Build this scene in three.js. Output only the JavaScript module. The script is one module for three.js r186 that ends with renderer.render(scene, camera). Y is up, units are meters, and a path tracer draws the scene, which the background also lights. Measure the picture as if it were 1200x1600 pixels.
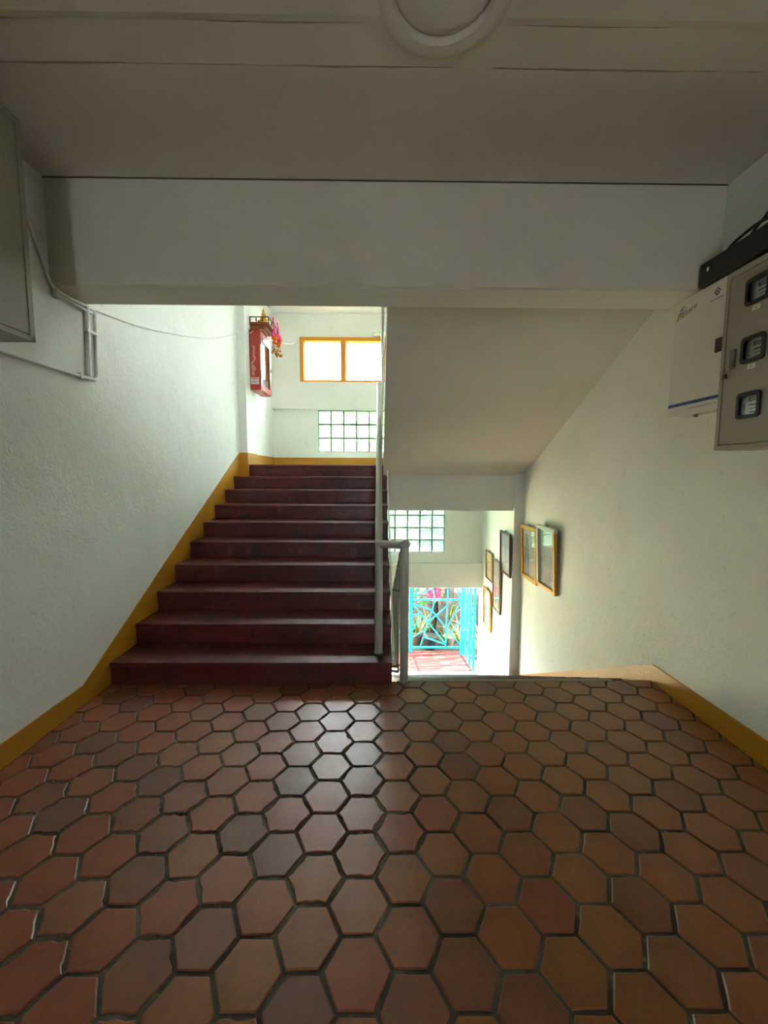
import * as THREE from 'three';
import { mergeGeometries, toCreasedNormals } from 'three/addons/utils/BufferGeometryUtils.js';
import { RoundedBoxGeometry } from 'three/addons/geometries/RoundedBoxGeometry.js';

// ---------------------------------------------------------------- camera, sky, exposure
const R = Math.PI / 180;
const scene = new THREE.Scene();
const camera = new THREE.PerspectiveCamera(2 * Math.atan(800 / 640) / R, 0.75, 0.05, 200);
camera.position.set(0, 1.55, 0);
camera.rotation.order = 'YXZ';
camera.rotation.set(-5.36 * R, -0.6 * R, 0.25 * R);
scene.background = new THREE.Color().setRGB(0.91, 0.985, 1.03);      // bright overcast tropical sky
scene.backgroundIntensity = 15;
const renderer = new THREE.WebGLRenderer({ antialias: true });
renderer.toneMapping = THREE.LinearToneMapping;
renderer.toneMappingExposure = 2.3;
renderer.shadowMap.enabled = true;
const sun = new THREE.DirectionalLight(new THREE.Color().setRGB(1.0, 0.90, 0.66), 42);
sun.position.set(16, 14, -9.6); sun.target.position.set(1.1, -2.34, -8.2);
sun.castShadow = true; sun.shadow.mapSize.set(2048, 2048);
Object.assign(sun.shadow.camera, { left: -14, right: 14, top: 14, bottom: -14, near: 1, far: 50 });
scene.add(sun, sun.target);

// ---------------------------------------------------------------- helpers
function rng(seed) { let s = seed >>> 0; return () => { s = (s + 0x6D2B79F5) >>> 0; let t = Math.imul(s ^ (s >>> 15), 1 | s); t = (t + Math.imul(t ^ (t >>> 7), 61 | t)) ^ t; return ((t ^ (t >>> 14)) >>> 0) / 4294967296; }; }
const rnd = rng(77);
const used = {};
function numbered(n) { const k = used[n] = (used[n] ?? -1) + 1; return k ? n + '_' + String(k).padStart(3, '0') : n; }
function shade(o) { o.castShadow = o.receiveShadow = true; return o; }
function M(name, geo, mat) { const m = shade(new THREE.Mesh(geo, mat)); m.name = name; return m; }
function uvPlanar(geo, s = 1) {                         // uv in metres from position and normal
  const p = geo.attributes.position, n = geo.attributes.normal, uv = new Float32Array(p.count * 2);
  for (let i = 0; i < p.count; i++) {
    const ax = Math.abs(n.getX(i)), ay = Math.abs(n.getY(i)), az = Math.abs(n.getZ(i));
    let u, v;
    if (ay >= ax && ay >= az) { u = p.getX(i); v = p.getZ(i); } else if (ax >= az) { u = p.getZ(i); v = p.getY(i); } else { u = p.getX(i); v = p.getY(i); }
    uv[2 * i] = u * s; uv[2 * i + 1] = v * s;
  }
  geo.setAttribute('uv', new THREE.BufferAttribute(uv, 2));
  return geo;
}
// z arguments are distances ahead of the camera (D = -z)
function bx(x0, x1, y0, y1, d0, d1) {
  const g = new THREE.BoxGeometry(Math.abs(x1 - x0), Math.abs(y1 - y0), Math.abs(d1 - d0));
  g.translate((x0 + x1) / 2, (y0 + y1) / 2, -(d0 + d1) / 2);
  return uvPlanar(ni(g));
}
const ni = (g) => (g.index ? g.toNonIndexed() : g);
function rbx(x0, x1, y0, y1, d0, d1, r = 0.006, seg = 2) {
  const g = new RoundedBoxGeometry(Math.abs(x1 - x0), Math.abs(y1 - y0), Math.abs(d1 - d0), seg, r);
  g.translate((x0 + x1) / 2, (y0 + y1) / 2, -(d0 + d1) / 2);
  return uvPlanar(g.index ? ni(g) : g);
}
const V = (x, y, d) => new THREE.Vector3(x, y, -d);
function bar(a, b, r, seg = 12) {                       // round bar between two points
  const dir = b.clone().sub(a), g = new THREE.CylinderGeometry(r, r, dir.length(), seg, 1);
  g.applyQuaternion(new THREE.Quaternion().setFromUnitVectors(new THREE.Vector3(0, 1, 0), dir.clone().normalize()));
  g.translate((a.x + b.x) / 2, (a.y + b.y) / 2, (a.z + b.z) / 2);
  return ni(g);
}
function flat(a, b, w, t) {                             // flat steel bar between two points lying in a plane of constant z (or x)
  const dir = b.clone().sub(a), g = new THREE.BoxGeometry(w, dir.length(), t);
  g.applyQuaternion(new THREE.Quaternion().setFromUnitVectors(new THREE.Vector3(0, 1, 0), dir.clone().normalize()));
  g.translate((a.x + b.x) / 2, (a.y + b.y) / 2, (a.z + b.z) / 2);
  return ni(g);
}
function tube(pts, r, n = 40, seg = 8) { return new THREE.TubeGeometry(new THREE.CatmullRomCurve3(pts, false, 'centripetal'), n, r, seg, false).toNonIndexed(); }
function lathe(prof, seg = 16) { return new THREE.LatheGeometry(prof.map(([r, y]) => new THREE.Vector2(r, y)), seg).toNonIndexed(); }
function prismX(pts, x0, x1) {                          // polygon given as [d, y], extruded along x
  const sh = new THREE.Shape(pts.map(([d, y]) => new THREE.Vector2(d, y)));
  const g = new THREE.ExtrudeGeometry(sh, { depth: x1 - x0, bevelEnabled: false });
  const p = g.attributes.position;
  for (let i = 0; i < p.count; i++) { const d = p.getX(i), y = p.getY(i), e = p.getZ(i); p.setXYZ(i, x0 + e, y, -d); }
  g.computeVertexNormals();
  const gg = g.index ? ni(g) : g; gg.computeVertexNormals();
  return uvPlanar(gg);
}
function prismZ(pts, d0, d1) {                          // polygon given as [x, y], extruded along depth
  const sh = new THREE.Shape(pts.map(([x, y]) => new THREE.Vector2(x, y)));
  const g = new THREE.ExtrudeGeometry(sh, { depth: d1 - d0, bevelEnabled: false });
  g.translate(0, 0, -d1);
  const gg = g.index ? ni(g) : g;
  return uvPlanar(gg);
}
function merge(list) {
  list = list.map((g) => { g = g.index ? ni(g) : g; for (const k of Object.keys(g.attributes)) if (!['position', 'normal', 'uv'].includes(k)) g.deleteAttribute(k); return g; });
  return list.length > 1 ? mergeGeometries(list) : list[0];
}
function thing(name, label, category, [x, y, d] = [0, 0, 0], group) {
  const o = new THREE.Group(); o.name = numbered(name); o.position.set(x, y, -d); scene.add(o);
  o.userData = { label, category }; if (group) o.userData.group = group;
  return o;
}
function part(name, geos, mat, parent, label) {         // geometry in world coordinates, moved into the parent's frame
  const g = Array.isArray(geos) ? merge(geos) : geos;
  let o = parent; while (o && o !== scene) { g.translate(-o.position.x, -o.position.y, -o.position.z); o = o.parent; }
  const m = M(name, g, mat); parent.add(m); if (label) m.userData.label = label;
  return m;
}
function local(name, geos, mat, parent, label) {        // geometry already in the parent's frame
  const m = M(name, Array.isArray(geos) ? merge(geos) : geos, mat); parent.add(m); if (label) m.userData.label = label; return m;
}
function struct(name, geos, mat, label, category = 'structure') {
  const m = M(numbered(name), Array.isArray(geos) ? merge(geos) : geos, mat); m.userData = { kind: 'structure', label, category }; scene.add(m); return m;
}
function structGroup(name, label, category) { const o = new THREE.Group(); o.name = numbered(name); o.userData = { kind: 'structure', label, category }; scene.add(o); return o; }

// ---------------------------------------------------------------- textures
function hash(x, y, s) { let h = (x * 374761393 + y * 668265263 + s * 1442695041) | 0; h = Math.imul(h ^ (h >>> 13), 1274126177); return ((h ^ (h >>> 16)) >>> 0) / 4294967296; }
function vnoise(x, y, per, s) {
  const xi = Math.floor(x), yi = Math.floor(y), fx = x - xi, fy = y - yi, w = (a) => ((a % per) + per) % per;
  const sx = fx * fx * (3 - 2 * fx), sy = fy * fy * (3 - 2 * fy);
  const a = hash(w(xi), w(yi), s), b = hash(w(xi + 1), w(yi), s), c = hash(w(xi), w(yi + 1), s), d = hash(w(xi + 1), w(yi + 1), s);
  return a + (b - a) * sx + (c - a) * sy + (a - b - c + d) * sx * sy;
}
function fbm(u, v, f0, oct, s) { let a = 0.5, t = 0, n = 0, f = f0; for (let i = 0; i < oct; i++) { t += a * vnoise(u * f, v * f, f, s + i * 17); n += a; a *= 0.55; f *= 2; } return t / n; }
function tex(size, fn, { srgb = false, metres = 1 } = {}) {
  const d = new Uint8Array(size * size * 4);
  for (let y = 0; y < size; y++) for (let x = 0; x < size; x++) {
    const c = fn(x / size, y / size), i = (y * size + x) * 4;
    if (typeof c === 'number') d[i] = d[i + 1] = d[i + 2] = Math.max(0, Math.min(255, c * 255)); else for (let k = 0; k < 3; k++) d[i + k] = Math.max(0, Math.min(255, c[k] * 255));
    d[i + 3] = 255;
  }
  const t = new THREE.DataTexture(d, size, size); t.wrapS = t.wrapT = THREE.RepeatWrapping; t.magFilter = THREE.LinearFilter; t.minFilter = THREE.LinearFilter;
  t.repeat.set(1 / metres, 1 / metres); if (srgb) t.colorSpace = THREE.SRGBColorSpace; t.needsUpdate = true; return t;
}
const mixc = (a, b, t) => a.map((v, i) => v + (b[i] - v) * t);
const clamp = (x, a = 0, b = 1) => Math.max(a, Math.min(b, x));
function canvas(w, h, draw) {
  const c = document.createElement('canvas'); c.width = w; c.height = h; draw(c.getContext('2d'), w, h);
  const t = new THREE.CanvasTexture(c); t.colorSpace = THREE.SRGBColorSpace; return t;
}
const std = (o) => new THREE.MeshStandardMaterial(o);
const phys = (o) => new THREE.MeshPhysicalMaterial(o);
const rgb = (r, g, b) => new THREE.Color().setRGB(r, g, b);

// plaster: white emulsion with trowel relief and a little dirt
const plasterBump = tex(512, (u, v) => { const n = fbm(u, v, 10, 5, 3), m = fbm(u, v, 90, 2, 9); return 0.75 * n + 0.25 * m; }, { metres: 1.1 });
const plasterCol = tex(512, (u, v) => { const n = fbm(u, v, 3, 5, 21), s = fbm(u, v, 60, 2, 31); let c = mixc([0.915, 0.93, 0.905], [0.875, 0.885, 0.85], clamp((n - 0.35) * 2)); const k = s > 0.8 ? (s - 0.8) * 1.2 : 0; return mixc(c, [0.6, 0.58, 0.5], k); }, { srgb: true, metres: 2.6 });
const mPlaster = std({ map: plasterCol, bumpMap: plasterBump, bumpScale: 0.006, roughness: 0.72 });
// ceiling paint: older, duller, stained
const ceilCol = tex(512, (u, v) => { const n = fbm(u, v, 2, 5, 41), s = fbm(u, v, 9, 4, 51); let c = mixc([0.87, 0.855, 0.79], [0.81, 0.785, 0.71], clamp((n - 0.3) * 2)); return mixc(c, [0.75, 0.76, 0.67], clamp((s - 0.6) * 3) * 0.5); }, { srgb: true, metres: 3 });
const mCeil = std({ map: ceilCol, bumpMap: plasterBump, bumpScale: 0.003, roughness: 0.8 });
const mJoint = std({ color: '#4d4a40', roughness: 0.95 });
const mYellow = std({ color: '#b98012', roughness: 0.42, bumpMap: plasterBump, bumpScale: 0.004 });
// red oxide polished cement, scuffed
const redCol = tex(512, (u, v) => {
  const n = fbm(u, v, 4, 5, 61), m = fbm(u, v, 24, 3, 71), w = fbm(u, v * 0.5, 14, 4, 81);
  let c = mixc([0.385, 0.13, 0.115], [0.27, 0.10, 0.09], clamp((n - 0.3) * 2.2)); c = mixc(c, [0.17, 0.075, 0.065], clamp((m - 0.56) * 4) * 0.7);
  return mixc(c, [0.55, 0.44, 0.38], clamp((w - 0.70) * 6) * 0.35);
}, { srgb: true, metres: 1.3 });
const redRough = tex(256, (u, v) => 0.30 + 0.22 * fbm(u, v, 6, 4, 91), { metres: 0.9 });
const mRed = std({ map: redCol, roughness: 1, roughnessMap: redRough, bumpMap: plasterBump, bumpScale: 0.0012 });
const porchCol = tex(512, (u, v) => {
  const n = fbm(u, v, 3, 5, 161), w = fbm(u, v, 12, 5, 171);
  return mixc(mixc([0.33, 0.10, 0.10], [0.25, 0.125, 0.12], clamp((n - 0.35) * 2.4)), [0.46, 0.37, 0.33], clamp((w - 0.60) * 5) * 0.6);
}, { srgb: true, metres: 1.2 });
const mPorch = std({ map: porchCol, roughness: 0.5 });
// terracotta, several firings
const tileBump = tex(256, (u, v) => fbm(u, v, 5, 5, 101), { metres: 0.37 });
const tileRough = tex(256, (u, v) => 0.31 + 0.16 * fbm(u, v, 7, 5, 111), { metres: 0.43 });
const grainTex = tex(256, (u, v) => { const n = fbm(u, v, 4, 5, 121), m = fbm(u, v, 40, 2, 131); const k = 0.80 + 0.2 * n + 0.12 * (m - 0.5); return [k, k * (0.98 + 0.02 * n), k * 0.99]; }, { srgb: true, metres: 0.51 });
const tileTones = [[0.60, 0.315, 0.175], [0.61, 0.36, 0.165], [0.60, 0.375, 0.18], [0.52, 0.30, 0.195], [0.59, 0.30, 0.175], [0.53, 0.315, 0.195], [0.48, 0.295, 0.205], [0.58, 0.345, 0.19]];
const mTiles = tileTones.map((c) => phys({ color: new THREE.Color().setRGB(...c, THREE.SRGBColorSpace), map: grainTex, roughness: 1, roughnessMap: tileRough, bumpMap: tileBump, bumpScale: 0.0022, clearcoat: 0.45, clearcoatRoughness: 0.30 }));
const groutCol = tex(256, (u, v) => { const n = fbm(u, v, 30, 4, 141), m = fbm(u, v, 5, 3, 151); return mixc(mixc([0.24, 0.225, 0.195], [0.42, 0.41, 0.37], clamp((m - 0.3) * 2)), [0.52, 0.45, 0.38], clamp((n - 0.66) * 5)); }, { srgb: true, metres: 0.8 });
const groutBump = tex(256, (u, v) => fbm(u, v, 40, 4, 145), { metres: 0.8 });
const mGrout = std({ map: groutCol, bumpMap: groutBump, bumpScale: 0.006, roughness: 0.9 });
const mSteel = std({ color: '#b4b6ae', roughness: 0.36, metalness: 0.2 });
const mSteelDark = std({ color: '#77786f', roughness: 0.5, metalness: 0.2 });
const mConduit = std({ color: '#e2e4de', roughness: 0.5 });
const mWire = std({ color: '#d6d2c4', roughness: 0.6 });
const mBlack = std({ color: '#17181a', roughness: 0.5 });
const mRubber = std({ color: '#0f1012', roughness: 0.42 });
const mCyan = std({ color: '#12c3de', roughness: 0.4 });
const mGlass = phys({ color: '#ffffff', transmission: 1, thickness: 0, roughness: 0.03, ior: 1.45 });
const ribBump = tex(128, (u, v) => 0.5 + 0.5 * Math.sin(v * Math.PI * 2 * 8), { metres: 0.19 });
const mBlock = phys({ color: '#e2f4ea', transmission: 1, thickness: 0, roughness: 0.30, ior: 1.3, bumpMap: ribBump, bumpScale: 0.003 });
const mMortar = std({ color: '#5f665f', roughness: 0.9 });
const mWhitePlastic = std({ color: '#e9ebe2', roughness: 0.45 });

// ---------------------------------------------------------------- the setting
const XL = -1.98, XR = 2.065, XL2 = -1.94, XR2 = 1.935, CEIL = 3.27, EDGE = 2.955, STEPZ = 5.84, BACK = 7.6, RISE = 0.167, RUN = 0.333, Z0 = 2.9, LAND = 1.67, GROUND = -2.34, TOP = 5.3, FRONT = -5.2;
// walls
struct('wall_left', [bx(XL - 0.2, XL, -2.5, TOP, FRONT - 0.2, BACK + 0.15)], mPlaster, 'white plastered wall on the left beside the stairs', 'wall');
struct('wall_left', [bx(XL - 0.02, XL2 + 0.07, LAND - 0.2, TOP, 5.86, 6.28), bx(XL - 0.02, XL2, LAND - 0.2, TOP, 6.28, BACK)], mPlaster, 'white pilaster and wall beside the upper landing with the red box', 'wall');
const RW = { d0: 3.6, d1: 4.55, y0: 3.7, y1: 4.35 };                          // open band high over the upper flight
struct('wall_right', [bx(XR, XR + 0.2, -2.5, RW.y0, FRONT - 0.2, BACK + 0.15), bx(XR, XR + 0.2, RW.y1, TOP, FRONT - 0.2, BACK + 0.15), bx(XR, XR + 0.2, RW.y0, RW.y1, FRONT - 0.2, RW.d0), bx(XR, XR + 0.2, RW.y0, RW.y1, RW.d1, BACK + 0.15)], mPlaster, 'white plastered wall on the right carrying the meter boxes', 'wall');
struct('wall_right', [bx(XR2, XR + 0.02, -2.5, RW.y0, STEPZ, BACK)], mPlaster, 'thicker far part of the right wall with four small pictures', 'wall');
// back wall with real openings
const W1 = { x0: -1.44, x1: 0.12, y0: 3.2, y1: 3.97 };                       // louvre window
const PITCH = 0.2335;
const GB = { x0: -1.131, x1: -1.131 + 6 * PITCH, y0: 1.945, y1: 1.945 + 3 * 0.249 };
const GC = { x0: 1.222 - 5 * PITCH, x1: 1.222, y0: 0.076, y1: 0.076 + 6 * PITCH };
const DO = { x0: -1.85, x1: XR2, y0: GROUND, y1: -0.56 };                     // opening to the porch
function wallWithHoles(x0, x1, y0, y1, d0, d1, holes) {
  const xs = [...new Set([x0, x1, ...holes.flatMap((h) => [h.x0, h.x1])])].sort((a, b) => a - b), ys = [...new Set([y0, y1, ...holes.flatMap((h) => [h.y0, h.y1])])].sort((a, b) => a - b), out = [];
  for (let i = 0; i + 1 < xs.length; i++) for (let j = 0; j + 1 < ys.length; j++) {
    const cx = (xs[i] + xs[i + 1]) / 2, cy = (ys[j] + ys[j + 1]) / 2;
    if (cx < x0 || cx > x1 || cy < y0 || cy > y1 || holes.some((h) => cx > h.x0 && cx < h.x1 && cy > h.y0 && cy < h.y1)) continue;
    out.push(bx(xs[i], xs[i + 1], ys[j], ys[j + 1], d0, d1));
  }
  return out;
}
struct('wall_back', wallWithHoles(XL - 0.2, XR + 0.2, -2.5, TOP, BACK, BACK + 0.15, [W1, GB, GC, DO]), mPlaster, 'white back wall of the stairwell with window openings', 'wall');
struct('trim', [bx(XL2, XR2, 2.705, 3.175, BACK - 0.09, BACK)], mPlaster, 'plastered beam ledge under the louvre window', 'ledge').name = 'trim_1';
struct('trim', [rbx(XL2, XR2, -0.585, -0.115, BACK - 0.09, BACK, 0.012)], mPlaster, 'plastered beam ledge above the turquoise gate', 'ledge').name = 'trim_2';
// hall behind the camera, open to daylight at its end
struct('wall_front', wallWithHoles(XL - 0.2, XR + 0.2, -0.3, TOP, FRONT - 0.2, FRONT, [{ x0: 0.1, x1: 0.45, y0: 0, y1: 1.9 }]), mPlaster, 'white end wall of the hall with an open doorway', 'wall');
// ceiling of the hall: cast strips with open joints
const ceiling = structGroup('ceiling', 'grey-white cast concrete ceiling of the hall with board joints', 'ceiling');
const LX = 0.226, LD = 1.615, LR = 0.187;                 // the lamp recess cut through the cast strips
function plate(pts, y, h = 0.1) {
  const g = new THREE.ExtrudeGeometry(new THREE.Shape(pts.map(([x, d]) => new THREE.Vector2(x, d))), { depth: h, bevelEnabled: false }); g.rotateX(-Math.PI / 2); g.translate(0, y, 0);
  return uvPlanar(ni(g));
}
function notch(d, far) {                                   // recess outline where it crosses a strip edge at distance d, left to right
  const a = Math.asin((d - LD) / LR), out = [], n = 40, a0 = Math.PI - a, a1 = far ? a : 2 * Math.PI + a;
  for (let i = 0; i <= n; i++) { const t = a0 + (a1 - a0) * i / n; out.push([LX + LR * Math.cos(t), LD + LR * Math.sin(t)]); }
  return out;
}
function strip(d0, d1, drop, seed, cut) {                  // its long edge is a little ragged
  const r = rng(seed), pts = [], n = 60, c = cut ? notch(d0, true) : null; let done = false;
  for (let i = 0; i <= n; i++) {
    const x = XL + (XR - XL) * i / n, d = d0 + (r() - 0.5) * 0.006 + 0.004 * Math.sin(i * 0.35 + seed);
    if (c && x > c[0][0] - 0.01 && x < c[c.length - 1][0] + 0.01) { if (!done) { pts.push(...c); done = true; } continue; }
    pts.push([x, d]);
  }
  for (let i = n; i >= 0; i--) pts.push([XL + (XR - XL) * i / n, d1 - (r() - 0.5) * 0.004]);
  return plate(pts, CEIL - drop);
}
part('panel', [strip(1.912, 2.60, 0, 5)], mCeil, ceiling);
part('panel', [strip(1.738, 1.905, 0.001, 6, true)], mCeil, ceiling);
{
  const lip = (a, b) => prismX([[1.70, CEIL - 0.014], [1.737, CEIL - 0.002], [1.737, CEIL + 0.1], [1.70, CEIL + 0.1]], a, b);
  part('panel', [plate([[XL, FRONT], [XL, 1.70], ...notch(1.70, false), [XR, 1.70], [XR, FRONT]], CEIL - 0.014), lip(XL, LX - 0.168), lip(LX + 0.168, XR)], mCeil, ceiling);
}
part('slab', [bx(XL, XR, CEIL + 0.1, CEIL + 0.16, FRONT, 2.6), bx(XL, XR, CEIL + 0.02, CEIL + 0.1, 1.7, 1.95)], mJoint, ceiling);
struct('ceiling_beam', [prismX([[2.59, 2.675], [2.60, 2.667], [2.872, 2.667], [2.878, 2.672], [2.878, 3.6], [2.59, 3.6]], XL, XR)], mCeil, 'deep white beam crossing above the foot of the stairs', 'beam');
// crack line of dirt where the beam meets the ceiling: a shallow recessed gap filled with dark dust
part('joint', [bx(XL, XR, CEIL - 0.004, CEIL + 0.02, 2.583, 2.592)], mJoint, ceiling);
// stairwell lid and the wall over the beam
struct('ceiling', [bx(XL, XR, 4.385, 4.6, 5.9, BACK), bx(XL, XR, TOP, TOP + 0.15, 2.5, BACK + 0.1)], mPlaster, 'white ceiling above the upper landing', 'ceiling');
struct('wall_front', wallWithHoles(XL, XR, 3.6, TOP, 2.6, 2.75, []), mPlaster, 'white wall above the beam at the head of the stairwell', 'wall');
// floor: screed plus hexagonal terracotta tiles
const floor = structGroup('floor', 'hall floor of worn hexagonal terracotta tiles with dark grout', 'floor');
part('grout_bed', [bx(XL, XR, -0.25, -0.0055, FRONT, EDGE - 0.02)], mGrout, floor);
{
  const W = 0.2005, C = 0.1705, ang = -0.022;
  const hw = W / 2 - 0.0065, sx = C / 1.5 - 0.0075;                        // half flats, half corner span
  const hex = (r, rough) => {
    const c = [[sx, 0], [sx / 2, hw], [-sx / 2, hw], [-sx, 0], [-sx / 2, -hw], [sx / 2, -hw]], out = [];
    for (let i = 0; i < 6; i++) {
      const a = c[i], b = c[(i + 1) % 6], jx = (r() - 0.5) * 0.005, jz = (r() - 0.5) * 0.005;
      out.push([a[0] + jx, a[1] + jz]);
      for (const kk of rough > 0.005 ? [0.15, 0.42, 0.7] : [0.35]) {
      const k = kk + 0.3 * r() * (rough > 0.005 ? 0.5 : 1), l = Math.hypot((a[0] + b[0]) / 2, (a[1] + b[1]) / 2), push = 1 - r() * rough / l + rough * 0.25 / l;
      out.push([(a[0] + (b[0] - a[0]) * k) * push, (a[1] + (b[1] - a[1]) * k) * push]);
      }
    }
    return out;
  };
  const clip = (poly, f) => { const out = []; for (let i = 0; i < poly.length; i++) { const a = poly[i], b = poly[(i + 1) % poly.length], fa = f(a), fb = f(b); if (fa >= 0) out.push(a); if ((fa >= 0) !== (fb >= 0)) { const t = fa / (fa - fb); out.push([a[0] + (b[0] - a[0]) * t, a[1] + (b[1] - a[1]) * t]); } } return out; };
  const solid = (poly) => {                                               // poly [x, d] -> bevelled slab, top at y = 0
    let cx = 0, cy = 0; poly.forEach(([x, y]) => { cx += x / poly.length; cy += y / poly.length; });
    const inset = poly.map(([x, y]) => { const l = Math.hypot(x - cx, y - cy) || 1, k = Math.max(0.5, 1 - 0.0045 / l); return [cx + (x - cx) * k, cy + (y - cy) * k]; });
    const pos = [], n = poly.length, P = (q, y) => [q[0], y, -q[1]];
    const tri = (a, b, c) => pos.push(...a, ...b, ...c);
    for (let i = 0; i < n; i++) {
      const j = (i + 1) % n;
      tri(P([cx, cy], 0), P(inset[i], 0), P(inset[j], 0));
      tri(P(inset[i], 0), P(poly[i], -0.003), P(poly[j], -0.003)); tri(P(inset[i], 0), P(poly[j], -0.003), P(inset[j], 0));
      tri(P(poly[i], -0.003), P(poly[i], -0.02), P(poly[j], -0.02)); tri(P(poly[i], -0.003), P(poly[j], -0.02), P(poly[j], -0.003));
    }
    const g = new THREE.BufferGeometry(); g.setAttribute('position', new THREE.Float32BufferAttribute(pos, 3)); g.computeVertexNormals();
    return uvPlanar(toCreasedNormals(g, 0.35));
  };
  const r = rng(4242), shapes = [], geos = [];
  for (let i = 0; i < 10; i++) { shapes.push(hex(r, i < 6 ? 0.002 : 0.011)); geos.push(solid(shapes[i])); }
  const rest = [], crumbs = [];
  const x0 = XL + 0.012, x1 = XR - 0.014, dEnd = EDGE - 0.006;
  for (let k = -16; k <= 14; k++) for (let j = -34; j <= 14; j++) {
    const d = 1.141 + W * j + (k & 1 ? W / 2 : 0), x = 0.272 + C * k + ang * (d - 1.3);
    if (d > EDGE + 0.12 || x < XL - 0.13 || x > XR + 0.13 || d < FRONT - 0.1) continue;
    const worn = x < 0.1 && d < 2.3 && r() < 0.5;
    const s = worn ? 6 + Math.floor(r() * 4) : Math.floor(r() * 6);
    const cut = x - sx < x0 || x + sx > x1 || d + hw > dEnd || d - hw < FRONT;
    const tone = r();
    const batch = x + (r() - 0.5) * 1.2 < 0.1 ? [0, 4, 0, 3, 4, 5, 7, 6, 0, 4] : [1, 2, 7, 1, 2, 7, 1, 5, 2, 3];    // two deliveries of tiles, redder left of the stair foot
    const pick = batch[Math.floor(tone * 10)];
    const tilt = [(r() - 0.5) * 0.012, (r() - 0.5) * 0.012], lift = (r() - 0.5) * 0.0016, flip = r() < 0.5;
    let geo = geos[s];
    if (cut) {
      let p = shapes[s].map(([a, b]) => [a + x, b + d]);
      for (const f of [(q) => q[0] - x0, (q) => x1 - q[0], (q) => dEnd - q[1], (q) => q[1] - FRONT]) p = p.length ? clip(p, f) : p;
      if (p.length < 3) continue;
      let area = 0; p.forEach((a, i) => { const b = p[(i + 1) % p.length]; area += a[0] * b[1] - b[0] * a[1]; });
      if (Math.abs(area) < 0.0012) continue;
      geo = solid(p.map(([a, b]) => [a - x, b - d]));
    }
    const inView = d > 0.98;
    if (!inView) { const g = geo.clone(); g.translate(x, lift, -d); rest.push(g); continue; }
    if (worn) for (let c = 0; c < 7; c++) { const a = r() * 6.283, q = 0.6 + 0.4 * Math.abs(Math.cos(3 * a)), g = new THREE.TetrahedronGeometry(0.003 + 0.005 * r(), 0); g.scale(1.4, 0.6, 1); g.rotateY(r() * 6); g.translate(x + Math.cos(a) * (sx + 0.007) * (0.9 + 0.1 * q), -0.002, -(d + Math.sin(a) * (hw + 0.006))); if (g.boundingSphere === null) crumbs.push(ni(g)); }
    const m = M('tile', geo, mTiles[pick]); m.position.set(x, lift, -d); m.rotation.set(tilt[0], !cut && flip ? Math.PI : 0, tilt[1]); floor.add(m);
  }
  const o = M('tile', merge(rest), mTiles[1]); o.userData.kind = 'stuff'; floor.add(o);
  const cr = M('mortar_crumbs', merge(crumbs), std({ color: '#7d6b58', roughness: 0.9 })); cr.userData.kind = 'stuff'; floor.add(cr);
}
struct('floor', [bx(XL, XR, 3.45, 3.6, 2.3, 2.59)], mCeil, 'edge of the upper floor slab over the beam', 'slab');

// skirting bands of ochre paint
const bandL = [[FRONT, 0], [2.9, 0], [2.9 + 9 * RUN, 9 * RISE], [5.86, LAND], [5.86, 1.83], [5.77, 1.80], [3.745, 0.73], [2.755, 0.195], [2.64, 0.132], [FRONT, 0.125]];
struct('baseboard_left', [prismX(bandL, XL - 0.01, XL + 0.008)], mYellow, 'ochre painted skirting along the left wall and up the stairs', 'skirting');
struct('baseboard_left', [bx(XL - 0.01, XL2 + 0.076, LAND - 0.17, 1.835, 5.852, 6.287), bx(XL - 0.01, XL2 + 0.008, LAND, 1.835, 6.287, BACK)], mYellow, 'ochre skirting round the pilaster at the top of the stairs', 'skirting');
struct('baseboard_back', [bx(XL2, 0.6, LAND, 1.835, BACK - 0.008, BACK)], mYellow, 'ochre skirting along the back wall of the upper landing', 'skirting');
struct('baseboard_right', [prismX([[FRONT, 0], [2.955, 0], [2.955, -0.12], [7.0, -2.2], [7.0, -2.06], [2.94, 0.128], [2.026, 0.146], [FRONT, 0.146]], XR - 0.012, XR + 0.01)], mYellow, 'ochre painted skirting along the right wall and down the stairs', 'skirting');

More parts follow.
